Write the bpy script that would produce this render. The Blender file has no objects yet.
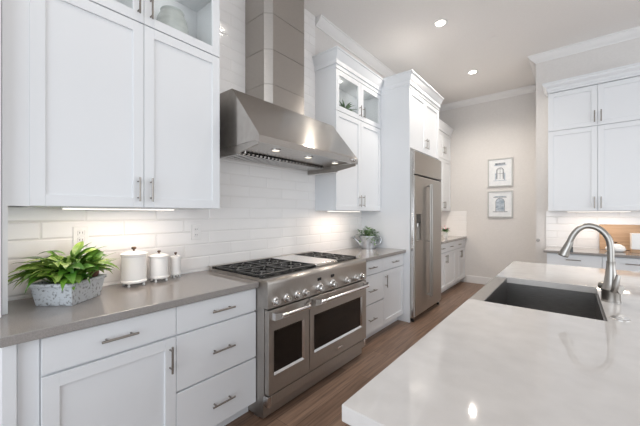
import bpy, bmesh, math, random
from mathutils import Vector, Matrix
random.seed(7)
S = bpy.context.scene
COL = S.collection
PI = math.pi

# ---------------------------------------------------------------- camera, world, light, exposure
cd = bpy.data.cameras.new('camera'); cam = bpy.data.objects.new('camera', cd); COL.objects.link(cam)
cd.sensor_width = 36.0; cd.sensor_fit = 'HORIZONTAL'
cd.lens = 305.03 / 640 * 36.0
cd.shift_y = 0.76 / 640
cd.clip_start = 0.05
cam.location = (2.2663, -0.0873, 1.366)
cam.rotation_euler = (PI / 2, 0, 0.6878)
S.camera = cam

w = bpy.data.worlds.new('daylight'); S.world = w; w.use_nodes = True
bg = w.node_tree.nodes['Background']
bg.inputs[0].default_value = (0.86, 0.93, 1.0, 1); bg.inputs[1].default_value = 0.5

def area(name, loc, target, sx, sy, power, color=(1, 1, 1)):
    l = bpy.data.lights.new(name, 'AREA'); l.shape = 'RECTANGLE'; l.size = sx; l.size_y = sy
    l.energy = power; l.color = color
    o = bpy.data.objects.new(name, l); COL.objects.link(o); o.location = loc
    d = Vector(target) - Vector(loc); o.rotation_euler = d.to_track_quat('-Z', 'Y').to_euler()
    return o
# daylight entering through the glazed wall behind the camera and the window side on the right
area('window_daylight', (2.9, -3.75, 1.75), (2.7, 3.0, 1.6), 5.0, 3.1, 160, (0.84, 0.92, 1.0))
area('side_daylight', (6.3, 2.2, 1.55), (0.0, 2.6, 1.6), 4.4, 2.2, 86, (0.92, 0.96, 1.0))

S.view_settings.view_transform = 'Standard'
S.view_settings.look = 'None'
S.view_settings.gamma = 1
S.view_settings.use_curve_mapping = False
S.view_settings.exposure = 0.08

# ---------------------------------------------------------------- materials
def mat(name, color, rough=0.5, metal=0.0, spec=0.5, emit=None, estr=0, coat=0.0):
    m = bpy.data.materials.new(name); m.use_nodes = True
    b = m.node_tree.nodes['Principled BSDF']
    b.inputs['Base Color'].default_value = (*color, 1)
    b.inputs['Roughness'].default_value = rough
    b.inputs['Metallic'].default_value = metal
    b.inputs['Specular IOR Level'].default_value = spec
    b.inputs['Coat Weight'].default_value = coat
    if emit:
        b.inputs['Emission Color'].default_value = (*emit, 1)
        b.inputs['Emission Strength'].default_value = estr
    return m
def nodes(m):
    nt = m.node_tree
    return nt, nt.nodes, nt.links, nt.nodes['Principled BSDF']
def add_noise(m, scale, c1, c2, detail=4, stretch=(1, 1, 1), lo=0.35, hi=0.65, bump=0.0, rough=None):
    nt, N, L, b = nodes(m)
    tc = N.new('ShaderNodeTexCoord'); mp = N.new('ShaderNodeMapping'); mp.inputs['Scale'].default_value = stretch
    L.new(tc.outputs['Object'], mp.inputs['Vector'])
    n = N.new('ShaderNodeTexNoise'); n.inputs['Scale'].default_value = scale; n.inputs['Detail'].default_value = detail
    L.new(mp.outputs[0], n.inputs['Vector'])
    r = N.new('ShaderNodeValToRGB'); r.color_ramp.elements[0].position = lo; r.color_ramp.elements[1].position = hi
    r.color_ramp.elements[0].color = (*c1, 1); r.color_ramp.elements[1].color = (*c2, 1)
    L.new(n.outputs['Fac'], r.inputs[0]); L.new(r.outputs[0], b.inputs['Base Color'])
    if bump:
        bp = N.new('ShaderNodeBump'); bp.inputs['Strength'].default_value = bump; bp.inputs['Distance'].default_value = 0.002
        L.new(n.outputs['Fac'], bp.inputs['Height']); L.new(bp.outputs[0], b.inputs['Normal'])
    if rough:
        mr = N.new('ShaderNodeMapRange'); mr.inputs['To Min'].default_value = rough[0]; mr.inputs['To Max'].default_value = rough[1]
        L.new(n.outputs['Fac'], mr.inputs['Value']); L.new(mr.outputs[0], b.inputs['Roughness'])
    return m

M = {}
M['paint'] = mat('white_cabinet_paint', (0.775, 0.79, 0.81), 0.38)
M['inside'] = mat('cabinet_interior', (0.78, 0.80, 0.79), 0.5)
M['trim'] = mat('white_trim_paint', (0.80, 0.79, 0.785), 0.42)
M['wall'] = add_noise(mat('greige_wall_paint', (0.6, 0.58, 0.56), 0.75), 40, (0.70, 0.675, 0.655), (0.72, 0.695, 0.675), bump=0.05)
M['ceil'] = add_noise(mat('ceiling_paint', (0.62, 0.6, 0.58), 0.85), 60, (0.85, 0.825, 0.805), (0.87, 0.845, 0.825), bump=0.08)
M['steel'] = add_noise(mat('brushed_stainless', (0.6, 0.58, 0.56), 0.3, 1.0), 30, (0.43, 0.40, 0.37), (0.49, 0.46, 0.43), stretch=(1, 1, 30), rough=(0.31, 0.37))
M['steel_h'] = add_noise(mat('stainless_horizontal_grain', (0.6, 0.58, 0.56), 0.3, 1.0), 20, (0.43, 0.40, 0.37), (0.49, 0.46, 0.43), stretch=(30, 1, 1), rough=(0.31, 0.37))
M['steel_hood'] = add_noise(mat('satin_hood_stainless', (0.6, 0.58, 0.56), 0.2, 1.0), 20, (0.45, 0.42, 0.39), (0.50, 0.47, 0.44), stretch=(30, 1, 1), rough=(0.16, 0.20))
M['chrome'] = mat('polished_steel', (0.72, 0.71, 0.70), 0.16, 1.0)
M['nickel'] = mat('satin_nickel', (0.30, 0.275, 0.25), 0.32, 1.0)
M['faucet'] = mat('brushed_nickel_faucet', (0.38, 0.36, 0.335), 0.34, 1.0)
M['iron'] = mat('black_cast_iron', (0.028, 0.027, 0.026), 0.36)
M['black'] = mat('black_enamel', (0.012, 0.012, 0.012), 0.25)
M['ovenglass'] = mat('dark_oven_glass', (0.006, 0.006, 0.006), 0.06, 0, 0.5)
M['dark'] = mat('dark_gap', (0.05, 0.05, 0.05), 0.6)
M['toe'] = mat('toe_kick_paint', (0.6, 0.6, 0.6), 0.5)
M['counter'] = add_noise(mat('grey_quartz', (0.3, 0.27, 0.25), 0.14, 0, 0.7), 220, (0.255, 0.237, 0.225), (0.305, 0.285, 0.27), detail=3, rough=(0.06, 0.10))
M['quartz'] = add_noise(mat('pale_island_quartz', (0.62, 0.6, 0.58), 0.1), 14, (0.60, 0.575, 0.555), (0.655, 0.63, 0.61), detail=9, lo=0.3, hi=0.7, rough=(0.035, 0.055))
M['ceramic'] = mat('white_ceramic', (0.87, 0.86, 0.845), 0.2)
M['jar'] = add_noise(mat('grey_glazed_jar', (0.6, 0.62, 0.61), 0.25), 6, (0.5, 0.53, 0.52), (0.68, 0.70, 0.69), stretch=(1, 1, 5))
M['bronze'] = mat('dark_bronze_knob', (0.10, 0.055, 0.035), 0.4, 0.6)
M['planter'] = add_noise(mat('weathered_zinc_planter', (0.4, 0.45, 0.5), 0.6, 0.1), 75, (0.20, 0.20, 0.20), (0.52, 0.54, 0.56), detail=6, lo=0.34, hi=0.47, bump=0.5)
M['galv'] = add_noise(mat('galvanised_tin', (0.55, 0.57, 0.6), 0.35, 0.85), 25, (0.45, 0.47, 0.5), (0.62, 0.64, 0.67))
M['soil'] = add_noise(mat('potting_soil', (0.03, 0.02, 0.015), 0.95), 60, (0.015, 0.01, 0.008), (0.05, 0.035, 0.025), bump=0.8)
M['board'] = add_noise(mat('oak_board', (0.5, 0.33, 0.2), 0.5), 6, (0.44, 0.275, 0.16), (0.56, 0.37, 0.23), stretch=(0.6, 6, 12), detail=6)
M['plate'] = mat('white_plastic', (0.82, 0.81, 0.80), 0.35)
M['paper'] = add_noise(mat('print_paper', (0.8, 0.82, 0.84), 0.6), 18, (0.76, 0.78, 0.80), (0.83, 0.84, 0.85))
M['ink'] = add_noise(mat('grey_ink', (0.2, 0.22, 0.25), 0.7), 40, (0.13, 0.15, 0.18), (0.38, 0.40, 0.43))
M['bluewash'] = add_noise(mat('blue_grey_wash', (0.4, 0.47, 0.55), 0.7), 25, (0.30, 0.37, 0.45), (0.58, 0.64, 0.70))
M['frame'] = mat('silver_frame', (0.50, 0.49, 0.47), 0.4, 0.6)
M['lens'] = mat('lamp_lens', (0.9, 0.9, 0.9), 0.4, emit=(1, 0.9, 0.78), estr=14)
M['strip'] = mat('led_strip', (0.9, 0.9, 0.9), 0.4, emit=(1, 0.90, 0.78), estr=2.4)
M['hoodlens'] = mat('hood_lamp_lens', (0.9, 0.9, 0.9), 0.3, emit=(1, 0.86, 0.66), estr=1.3)
M['sink'] = add_noise(mat('brushed_sink_steel', (0.42, 0.42, 0.43), 0.32, 1.0), 20, (0.25, 0.24, 0.232), (0.33, 0.318, 0.308), stretch=(1, 25, 25))
M['pink'] = mat('pink_petal', (0.7, 0.35, 0.38), 0.6)
M['brownleaf'] = add_noise(mat('brown_cone', (0.12, 0.05, 0.03), 0.8), 50, (0.06, 0.025, 0.015), (0.2, 0.09, 0.06))
def leafmat(name, c1, c2, rough=0.38):
    return add_noise(mat(name, c1, rough), 9, c1, c2, detail=3)
M['leaf'] = leafmat('glossy_leaf', (0.035, 0.13, 0.012), (0.16, 0.33, 0.03))
M['leafp'] = leafmat('pale_leaf', (0.12, 0.26, 0.03), (0.34, 0.46, 0.10))
M['herb'] = leafmat('herb_leaf', (0.06, 0.14, 0.05), (0.22, 0.34, 0.16), 0.55)
M['stem'] = mat('plant_stem', (0.12, 0.2, 0.05), 0.6)

def brushed(m, an=0.75, rot=0.0):
    nt, N, L, b = nodes(m)
    ge = N.new('ShaderNodeNewGeometry'); cr = N.new('ShaderNodeVectorMath'); cr.operation = 'CROSS_PRODUCT'
    L.new(ge.outputs['True Normal'], cr.inputs[0]); cr.inputs[1].default_value = (0.001, 0.002, 1.0)
    L.new(cr.outputs[0], b.inputs['Tangent']); b.inputs['Anisotropic'].default_value = an; b.inputs['Anisotropic Rotation'].default_value = rot
brushed(M['steel'], 0.95, 0.25); brushed(M['steel_h'], 0.95, 0.25); brushed(M['steel_hood'], 0.97, 0.25)

def glass_mat():
    m = bpy.data.materials.new('cabinet_glass'); m.use_nodes = True
    nt = m.node_tree; N, L = nt.nodes, nt.links
    N.remove(N['Principled BSDF']); out = N['Material Output']
    t = N.new('ShaderNodeBsdfTransparent'); t.inputs[0].default_value = (0.975, 0.985, 0.98, 1)
    g = N.new('ShaderNodeBsdfGlossy'); g.inputs['Roughness'].default_value = 0.02
    fc = N.new('ShaderNodeLayerWeight'); fc.inputs['Blend'].default_value = 0.5
    pw = N.new('ShaderNodeMath'); pw.operation = 'POWER'; pw.inputs[1].default_value = 5; L.new(fc.outputs['Facing'], pw.inputs[0])
    lw = N.new('ShaderNodeMapRange'); lw.inputs['To Min'].default_value = 0.04; lw.inputs['To Max'].default_value = 0.9; L.new(pw.outputs[0], lw.inputs['Value'])
    mx = N.new('ShaderNodeMixShader')
    L.new(lw.outputs[0], mx.inputs[0]); L.new(t.outputs[0], mx.inputs[1]); L.new(g.outputs[0], mx.inputs[2]); L.new(mx.outputs[0], out.inputs[0])
    return m
M['glass'] = glass_mat()

def tile_mat(name, ax, shift):
    """glossy bevelled long subway tile; ax = world axis that runs along the wall"""
    m = mat(name, (0.8, 0.79, 0.78), 0.12)
    nt, N, L, b = nodes(m)
    tc = N.new('ShaderNodeTexCoord'); sp = N.new('ShaderNodeSeparateXYZ'); cb = N.new('ShaderNodeCombineXYZ')
    L.new(tc.outputs['Object'], sp.inputs[0])
    a = N.new('ShaderNodeMath'); a.operation = 'ADD'; a.inputs[1].default_value = shift
    L.new(sp.outputs[ax], a.inputs[0])
    z = N.new('ShaderNodeMath'); z.operation = 'ADD'; z.inputs[1].default_value = -0.932 + 0.0975 * 20
    L.new(sp.outputs['Z'], z.inputs[0]); L.new(a.outputs[0], cb.inputs['X']); L.new(z.outputs[0], cb.inputs['Y'])
    def brick(mort, smooth):
        k = N.new('ShaderNodeTexBrick'); k.offset = 0.5; k.offset_frequency = 2
        k.inputs['Scale'].default_value = 1; k.inputs['Brick Width'].default_value = 0.405; k.inputs['Row Height'].default_value = 0.0975
        k.inputs['Mortar Size'].default_value = mort; k.inputs['Mortar Smooth'].default_value = smooth
        L.new(cb.outputs[0], k.inputs['Vector']); return k
    k = brick(0.0014, 0.2)
    k.inputs['Color1'].default_value = (0.84, 0.825, 0.815, 1); k.inputs['Color2'].default_value = (0.87, 0.855, 0.845, 1)
    k.inputs['Mortar'].default_value = (0.79, 0.775, 0.76, 1)
    L.new(k.outputs['Color'], b.inputs['Base Color'])
    k2 = brick(0.010, 1.0)
    inv = N.new('ShaderNodeMath'); inv.operation = 'SUBTRACT'; inv.inputs[0].default_value = 1; L.new(k2.outputs['Fac'], inv.inputs[1])
    bp = N.new('ShaderNodeBump'); bp.inputs['Strength'].default_value = 0.55; bp.inputs['Distance'].default_value = 0.004
    L.new(inv.outputs[0], bp.inputs['Height']); L.new(bp.outputs[0], b.inputs['Normal'])
    return m
M['tile_y'] = tile_mat('subway_tile_left', 'Y', -0.2325 + 4.05)
M['tile_x'] = tile_mat('subway_tile_back', 'X', 4.05 - 0.1)

def floor_mat():
    m = mat('wood_plank_floor', (0.2, 0.13, 0.09), 0.38)
    nt, N, L, b = nodes(m)
    tc = N.new('ShaderNodeTexCoord'); sp = N.new('ShaderNodeSeparateXYZ'); cb = N.new('ShaderNodeCombineXYZ')
    L.new(tc.outputs['Object'], sp.inputs[0]); L.new(sp.outputs['Y'], cb.inputs['X']); L.new(sp.outputs['X'], cb.inputs['Y'])
    k = N.new('ShaderNodeTexBrick'); k.offset = 0.37; k.inputs['Scale'].default_value = 1
    k.inputs['Brick Width'].default_value = 1.3; k.inputs['Row Height'].default_value = 0.15
    k.inputs['Mortar Size'].default_value = 0.0015; k.inputs['Mortar Smooth'].default_value = 0.1
    k.inputs['Color1'].default_value = (0.185, 0.112, 0.075, 1); k.inputs['Color2'].default_value = (0.30, 0.20, 0.145, 1)
    k.inputs['Mortar'].default_value = (0.09, 0.055, 0.04, 1)
    L.new(cb.outputs[0], k.inputs['Vector'])
    mp = N.new('ShaderNodeMapping'); mp.inputs['Scale'].default_value = (1.2, 22, 1); L.new(cb.outputs[0], mp.inputs['Vector'])
    n = N.new('ShaderNodeTexNoise'); n.inputs['Scale'].default_value = 2.2; n.inputs['Detail'].default_value = 8; n.inputs['Distortion'].default_value = 0.6
    L.new(mp.outputs[0], n.inputs['Vector'])
    r = N.new('ShaderNodeValToRGB'); r.color_ramp.elements[0].position = 0.3; r.color_ramp.elements[1].position = 0.72
    r.color_ramp.elements[0].color = (0.55, 0.53, 0.52, 1); r.color_ramp.elements[1].color = (1.2, 1.18, 1.16, 1)
    L.new(n.outputs['Fac'], r.inputs[0])
    mx = N.new('ShaderNodeMix'); mx.data_type = 'RGBA'; mx.blend_type = 'MULTIPLY'; mx.inputs[0].default_value = 1
    L.new(k.outputs['Color'], mx.inputs[6]); L.new(r.outputs[0], mx.inputs[7]); L.new(mx.outputs[2], b.inputs['Base Color'])
    bp = N.new('ShaderNodeBump'); bp.inputs['Strength'].default_value = 0.15; bp.inputs['Distance'].default_value = 0.002
    L.new(n.outputs['Fac'], bp.inputs['Height']); L.new(bp.outputs[0], b.inputs['Normal'])
    return m
M['floor'] = floor_mat()

# ---------------------------------------------------------------- mesh helpers
class MB:
    def __init__(s): s.bm = bmesh.new()
    def _merge(s, t):
        me = bpy.data.meshes.new('t'); t.to_mesh(me); t.free(); s.bm.from_mesh(me); bpy.data.meshes.remove(me); return s
    def box(s, x0, x1, y0, y1, z0, z1, bev=0.0, seg=2, rot=None):
        t = bmesh.new(); bmesh.ops.create_cube(t, size=1)
        for v in t.verts:
            v.co = Vector(((x0 + x1) / 2 + v.co.x * (x1 - x0), (y0 + y1) / 2 + v.co.y * (y1 - y0), (z0 + z1) / 2 + v.co.z * (z1 - z0)))
        if bev: bmesh.ops.bevel(t, geom=list(t.edges), offset=bev, segments=seg, affect='EDGES', profile=0.5)
        if rot: t.transform(rot)
        return s._merge(t)
    def prism(s, pts, axis, a, b, bev=0.0):
        """pts in the two other axes (cyclic order kept x,y,z), extruded along axis from a to b"""
        t = bmesh.new()
        def P(p, c):
            return {'x': (c, p[0], p[1]), 'y': (p[0], c, p[1]), 'z': (p[0], p[1], c)}[axis]
        va = [t.verts.new(P(p, a)) for p in pts]; vb = [t.verts.new(P(p, b)) for p in pts]
        t.faces.new(va); t.faces.new(vb[::-1]); n = len(pts)
        for i in range(n): t.faces.new((va[i], vb[i], vb[(i + 1) % n], va[(i + 1) % n]))
        bmesh.ops.recalc_face_normals(t, faces=t.faces)
        if bev: bmesh.ops.bevel(t, geom=list(t.edges), offset=bev, segments=2, affect='EDGES', profile=0.5)
        return s._merge(t)
    def lathe(s, prof, c=(0, 0, 0), axis='z', seg=32, squash=(1, 1)):
        t = bmesh.new(); rings = []
        for r, h in prof:
            if r < 1e-6: rings.append([t.verts.new(s._ax(0, 0, h, c, axis))])
            else: rings.append([t.verts.new(s._ax(r * math.cos(2 * PI * i / seg) * squash[0], r * math.sin(2 * PI * i / seg) * squash[1], h, c, axis)) for i in range(seg)])
        for A, B in zip(rings, rings[1:]):
            for i in range(seg):
                j = (i + 1) % seg
                if len(A) == 1 and len(B) == 1: continue
                if len(A) == 1: t.faces.new((A[0], B[j], B[i]))
                elif len(B) == 1: t.faces.new((A[i], A[j], B[0]))
                else: t.faces.new((A[i], A[j], B[j], B[i]))
        if len(rings[0]) > 1: t.faces.new(rings[0][::-1])
        if len(rings[-1]) > 1: t.faces.new(rings[-1])
        bmesh.ops.recalc_face_normals(t, faces=t.faces)
        return s._merge(t)
    @staticmethod
    def _ax(a, b, h, c, axis):
        if axis == 'z': return (c[0] + a, c[1] + b, c[2] + h)
        if axis == 'x': return (c[0] + h, c[1] + a, c[2] + b)
        return (c[0] + b, c[1] + h, c[2] + a)
    def tube(s, pts, rad, seg=12, caps=True):
        pts = [Vector(p) for p in pts]; n = len(pts)
        if not isinstance(rad, (list, tuple)): rad = [rad] * n
        t = bmesh.new(); rings = []; up = None
        for i, p in enumerate(pts):
            d = (pts[min(i + 1, n - 1)] - pts[max(i - 1, 0)]).normalized()
            if up is None:
                up = Vector((0, 0, 1)) if abs(d.z) < 0.9 else Vector((1, 0, 0))
            a = d.cross(up).normalized(); b2 = a.cross(d).normalized(); up = b2
            rings.append([t.verts.new(p + (a * math.cos(2 * PI * k / seg) + b2 * math.sin(2 * PI * k / seg)) * rad[i]) for k in range(seg)])
        for A, B in zip(rings, rings[1:]):
            for k in range(seg): t.faces.new((A[k], A[(k + 1) % seg], B[(k + 1) % seg], B[k]))
        if caps: t.faces.new(rings[0][::-1]); t.faces.new(rings[-1])
        bmesh.ops.recalc_face_normals(t, faces=t.faces)
        return s._merge(t)
    def quadstrip(s, rows):
        t = bmesh.new(); vr = [[t.verts.new(p) for p in r] for r in rows]
        for A, B in zip(vr, vr[1:]):
            for i in range(len(A) - 1): t.faces.new((A[i], A[i + 1], B[i + 1], B[i]))
        return s._merge(t)
    def build(s, name, m, parent=None, smooth=True, loc=None, rz=0, ang=21):
        me = bpy.data.meshes.new(name); s.bm.to_mesh(me); s.bm.free()
        me.materials.append(M[m] if isinstance(m, str) else m)
        o = bpy.data.objects.new(name, me); COL.objects.link(o)
        if smooth:
            for p in me.polygons: p.use_smooth = True
            bm = bmesh.new(); bm.from_mesh(me)
            for e in bm.edges:
                if len(e.link_faces) == 2 and e.calc_face_angle(0) > math.radians(ang): e.smooth = False
            bm.to_mesh(me); bm.free()
        if parent: o.parent = parent
        if loc: o.location = loc
        o.rotation_euler.z = rz
        return o
def tag(o, label, cat, group=None):
    o['label'] = label; o['category'] = cat
    if group: o['group'] = group
    return o
def thing(name, label, cat, loc=(0, 0, 0), rz=0, group=None):
    o = bpy.data.objects.new(name, None); COL.objects.link(o); o.empty_display_size = 0.1
    o.location = loc; o.rotation_euler.z = rz
    return tag(o, label, cat, group)
def struct(name, mb, m, smooth=False):
    o = mb.build(name, m, None, smooth); o['kind'] = 'structure'; return o

# ---------------------------------------------------------------- room shell
H = 3.62
struct('floor', MB().box(-0.12, 6.6, -4.2, 6.6, -0.08, 0), 'floor')
struct('ceiling', MB().box(-0.12, 6.6, -4.2, 6.6, H, H + 0.1), 'ceil')
struct('wall_left', MB().box(-0.12, 0, -4.2, 6.6, 0, H), 'wall')
struct('wall_back', MB().box(0, 1.882, 6.487, 6.6, 0, H), 'wall')
struct('wall_right_wing', MB().box(1.882, 6.6, 5.268, 6.6, 0, H), 'wall')
# far side wall and wall behind the camera, both mostly window opening
mb = MB(); mb.box(6.5, 6.6, -4.2, -1.0, 0, H).box(6.5, 6.6, 4.4, 5.268, 0, H).box(6.5, 6.6, -1.0, 4.4, 0, 0.35).box(6.5, 6.6, -1.0, 4.4, 2.9, H)
struct('wall_right', mb, 'wall')
mb = MB(); mb.box(0, 0.4, -4.2, -4.1, 0, H).box(5.4, 6.6, -4.2, -4.1, 0, H).box(0.4, 5.4, -4.2, -4.1, 3.32, H)
struct('wall_front', mb, 'wall')

TX = 0.012
mb = MB(); mb.box(0, TX, 0.10, 1.157, 0.914, 1.402).box(0, TX, 1.157, 2.571, 0.80, H).box(0, TX, 2.571, 3.577, 0.914, 1.402).box(0, TX, 4.70, 6.487, 0.914, 1.42)
o = struct('wall_left_tile', mb, 'tile_y'); o.name = 'trim_1'
struct('trim_2', MB().box(0, 0.66, 6.475, 6.487, 0.914, 1.42), 'tile_x')
struct('trim_3', MB().box(2.0, 4.6, 5.256, 5.268, 0.914, 1.402), 'tile_x')
# narrow full-height return panel and filler at the left end of the cabinet run
mb = MB(); mb.box(0, 0.304, 0.064, 0.082, 0.9145, 3.0).box(0.286, 0.304, 0.082, 0.1525, 1.402, 3.0)
struct('trim_4', mb, 'paint')
struct('trim_7', MB().box(0, 0.35, 0.030, 0.058, 0.9145, H - 0.002), 'trim')

def crown_profile(h=0.10, d=0.09):
    """(out, z) from the wall/ceiling corner"""
    return [(0, 0), (d, 0), (d, -0.014), (d - 0.012, -0.02), (d - 0.022, -0.042), (d * 0.42, -h * 0.72), (0.016, -h + 0.012), (0.012, -h), (0, -h)]
def crown_path(mb, pts, prof, z):
    """sweep profile along a plan polyline; 'out' is to the left of travel, mitred"""
    n = len(pts); V = [Vector((p[0], p[1])) for p in pts]; rows = []
    for i in range(n):
        ds = []
        if i > 0: ds.append((V[i] - V[i - 1]).normalized())
        if i < n - 1: ds.append((V[i + 1] - V[i]).normalized())
        ns = [Vector((-d.y, d.x)) for d in ds]
        if len(ns) == 1: mt = ns[0]
        else: mt = (ns[0] + ns[1]); mt = mt / max(1e-6, mt.dot(ns[0]))
        rows.append([(V[i].x + mt.x * o, V[i].y + mt.y * o, z + dz) for o, dz in prof] )
    t = bmesh.new(); vr = [[t.verts.new(p) for p in r] for r in rows]; k = len(prof)
    for A, B in zip(vr, vr[1:]):
        for i in range(k): t.faces.new((A[i], A[(i + 1) % k], B[(i + 1) % k], B[i]))
    t.faces.new(vr[0]); t.faces.new(vr[-1][::-1])
    bmesh.ops.recalc_face_normals(t, faces=t.faces)
    return mb._merge(t)
mb = MB()
crown_path(mb, [(1.882, 6.487), (0, 6.487), (0, 2.585)], crown_profile(), H)
struct('trim_5', mb, 'trim', True)
mb = MB()
crown_path(mb, [(6.5, 5.268), (1.882, 5.268), (1.882, 6.487)], crown_profile(), H)
struct('trim_6', mb, 'trim', True)
mb = MB(); mb.box(0.66, 1.882, 6.472, 6.487, 0, 0.14, 0.003)
struct('baseboard_back', mb, 'trim')
mb = MB(); mb.box(1.867, 1.882, 5.268, 6.472, 0, 0.14, 0.003)
struct('baseboard_right', mb, 'trim')

# ---------------------------------------------------------------- cabinet parts (local frame: x along the run, front face at y=0 facing -y, z up)
def bar_handle(parent, x, z, length, vertical, y=-0.032):
    mb = MB(); r = 0.0055; h = length / 2
    if vertical:
        mb.tube([(x, y, z - h), (x, y, z + h)], r, 10)
        for s in (-1, 1): mb.tube([(x, y, z + s * h * 0.68), (x, 0.001, z + s * h * 0.68)], 0.0045, 8)
    else:
        mb.tube([(x - h, y, z), (x + h, y, z)], r, 10)
        for s in (-1, 1): mb.tube([(x + s * h * 0.68, y, z), (x + s * h * 0.68, 0.001, z)], 0.0045, 8)
    return mb.build('handle', 'nickel', parent, ang=60)
def shaker(parent, x0, x1, z0, z1, handle=None, glass=False, g=0.0015, st=0.057):
    x0 += g; x1 -= g; z0 += g; z1 -= g
    mb = MB(); b = 0.0015
    mb.box(x0, x0 + st, 0, 0.02, z0, z1, b, 1).box(x1 - st, x1, 0, 0.02, z0, z1, b, 1)
    mb.box(x0 + st - 0.001, x1 - st + 0.001, 0, 0.02, z0, z0 + st, b, 1).box(x0 + st - 0.001, x1 - st + 0.001, 0, 0.02, z1 - st, z1, b, 1)
    if not glass: mb.box(x0 + st - 0.004, x1 - st + 0.004, 0.010, 0.019, z0 + st - 0.004, z1 - st + 0.004)
    d = mb.build('glass_door' if glass else 'door', 'paint', parent)
    if glass: MB().box(x0 + st - 0.004, x1 - st + 0.004, 0.010, 0.014, z0 + st - 0.004, z1 - st + 0.004).build('glass_pane', 'glass', d, False)
    if handle: bar_handle(d, *handle)
    return d
def drawer(parent, x0, x1, z0, z1, hx, hz, hl=0.14, g=0.0015):
    d = MB().box(x0 + g, x1 - g, 0, 0.02, z0 + g, z1 - g, 0.002, 2).build('drawer', 'paint', parent)
    if hx is not None: bar_handle(d, hx, hz, hl, False)
    return d
def carcass(parent, x0, x1, depth, z0, z1, toe=True, name='carcass'):
    mb = MB()
    if toe:
        mb.box(x0, x1, 0.021, depth, z0 + 0.095, z1).box(x0, x1, 0.085, depth, z0 + 0.001, z0 + 0.095)
    else: mb.box(x0, x1, 0.021, depth, z0, z1)
    return mb.build(name, 'paint', parent, False)
def hollow(parent, x0, x1, depth, z0, z1, y0=0.021, shelf=None, mt='paint'):
    t = 0.018; mb = MB()
    mb.box(x0, x0 + t, y0, depth, z0, z1).box(x1 - t, x1, y0, depth, z0, z1)
    mb.box(x0 + t, x1 - t, y0, depth, z0, z0 + t).box(x0 + t, x1 - t, y0, depth, z1 - t, z1).box(x0 + t, x1 - t, depth - t, depth, z0 + t, z1 - t)
    return mb.build('display_compartment', mt, parent, False)
def cab_crown(parent, pts, z, name='crown_molding', h=0.15, d=0.055):
    prof = [(0, 0), (d, 0), (d, -0.016), (d - 0.010, -0.022), (d - 0.016, -0.04), (0.020, -h * 0.62), (0.012, -h * 0.7), (0.012, -h), (0, -h)]
    mb = MB(); crown_path(mb, pts, prof, z)
    return mb.build(name, 'paint', parent)
LR = PI / 2
def interior_fill(c, W, D):  # glowing discs and point lights added to brighten the glass cabinet interiors
    for x in (W * 0.27, W * 0.73):
        o = MB().lathe([(0, 0), (.03, 0), (.03, -.008), (.024, -.010), (0, -.010)], (x, D * .5, 2.932), seg=24).build('added_fill_disc', 'strip', c)
        l = bpy.data.lights.new('added_fill_light', 'POINT'); l.energy = 0.16; l.color = (1, .97, .93); l.shadow_soft_size = .03
        o = bpy.data.objects.new('added_fill_light', l); COL.objects.link(o); o.parent = c; o.location = (x, D * .5, 2.88)
UX = 0.308; UD = UX - 0.002; BX = 0.63; BD = BX - 0.002
# crown helper for left-run local frames: out must be to the left of travel => travel along +x gives out=+y, so travel in -x (out=-y)

# --- left upper cabinet
W = 1.157 - 0.151
c = thing('upper_cabinet', 'tall white wall cabinet over the leafy planter, left of the hood', 'cabinet', (UX, 0.151, 0), LR, 'white wall cabinets with glass tops')
carcass(c, 0, W, UD, 1.402, 2.492, False)
hollow(c, 0, W, UD, 2.492, 2.95)
interior_fill(c, W, UD)
s = 0.6495 - 0.151
shaker(c, 0, s, 1.402, 2.490, (s - 0.033, 1.508, 0.14, True)); shaker(c, s, W, 1.402, 2.490, (s + 0.036, 1.508, 0.14, True))
shaker(c, 0, s, 2.494, 2.946, (s - 0.033, 2.600, 0.14, True), True); shaker(c, s, W, 2.494, 2.946, (s + 0.036, 2.600, 0.14, True), True)
MB().box(-0.002, W + 0.002, -0.003, UD, 2.950, 3.13).build('frieze', 'paint', c, False)
cab_crown(c, [(W + 0.002, UD), (W + 0.002, -0.003), (-0.002, -0.003)], 3.14)

# --- right upper cabinet (between hood and refrigerator)
Y0, Y1 = 2.571, 3.577; W = Y1 - Y0
c = thing('upper_cabinet', 'white wall cabinet with glass top doors between the hood and the refrigerator', 'cabinet', (UX, Y0, 0), LR, 'white wall cabinets with glass tops')
carcass(c, 0, W, UD, 1.402, 2.492, False)
hollow(c, 0, W, UD, 2.492, 2.95)
interior_fill(c, W, UD)
s = 3.077 - Y0
shaker(c, 0, s, 1.402, 2.490, (s - 0.04, 1.517, 0.14, True)); shaker(c, s, W, 1.402, 2.490, (s + 0.04, 1.517, 0.14, True))
shaker(c, 0, s, 2.494, 2.944, (s - 0.04, 2.59, 0.13, True), True); shaker(c, s, W, 2.494, 2.944, (s + 0.04, 2.59, 0.13, True), True)
MB().box(-0.002, W, -0.003, UD, 2.948, 3.13).build('frieze', 'paint', c, False)
cab_crown(c, [(W, -0.003), (-0.002, -0.003), (-0.002, UD)], 3.14)

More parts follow.
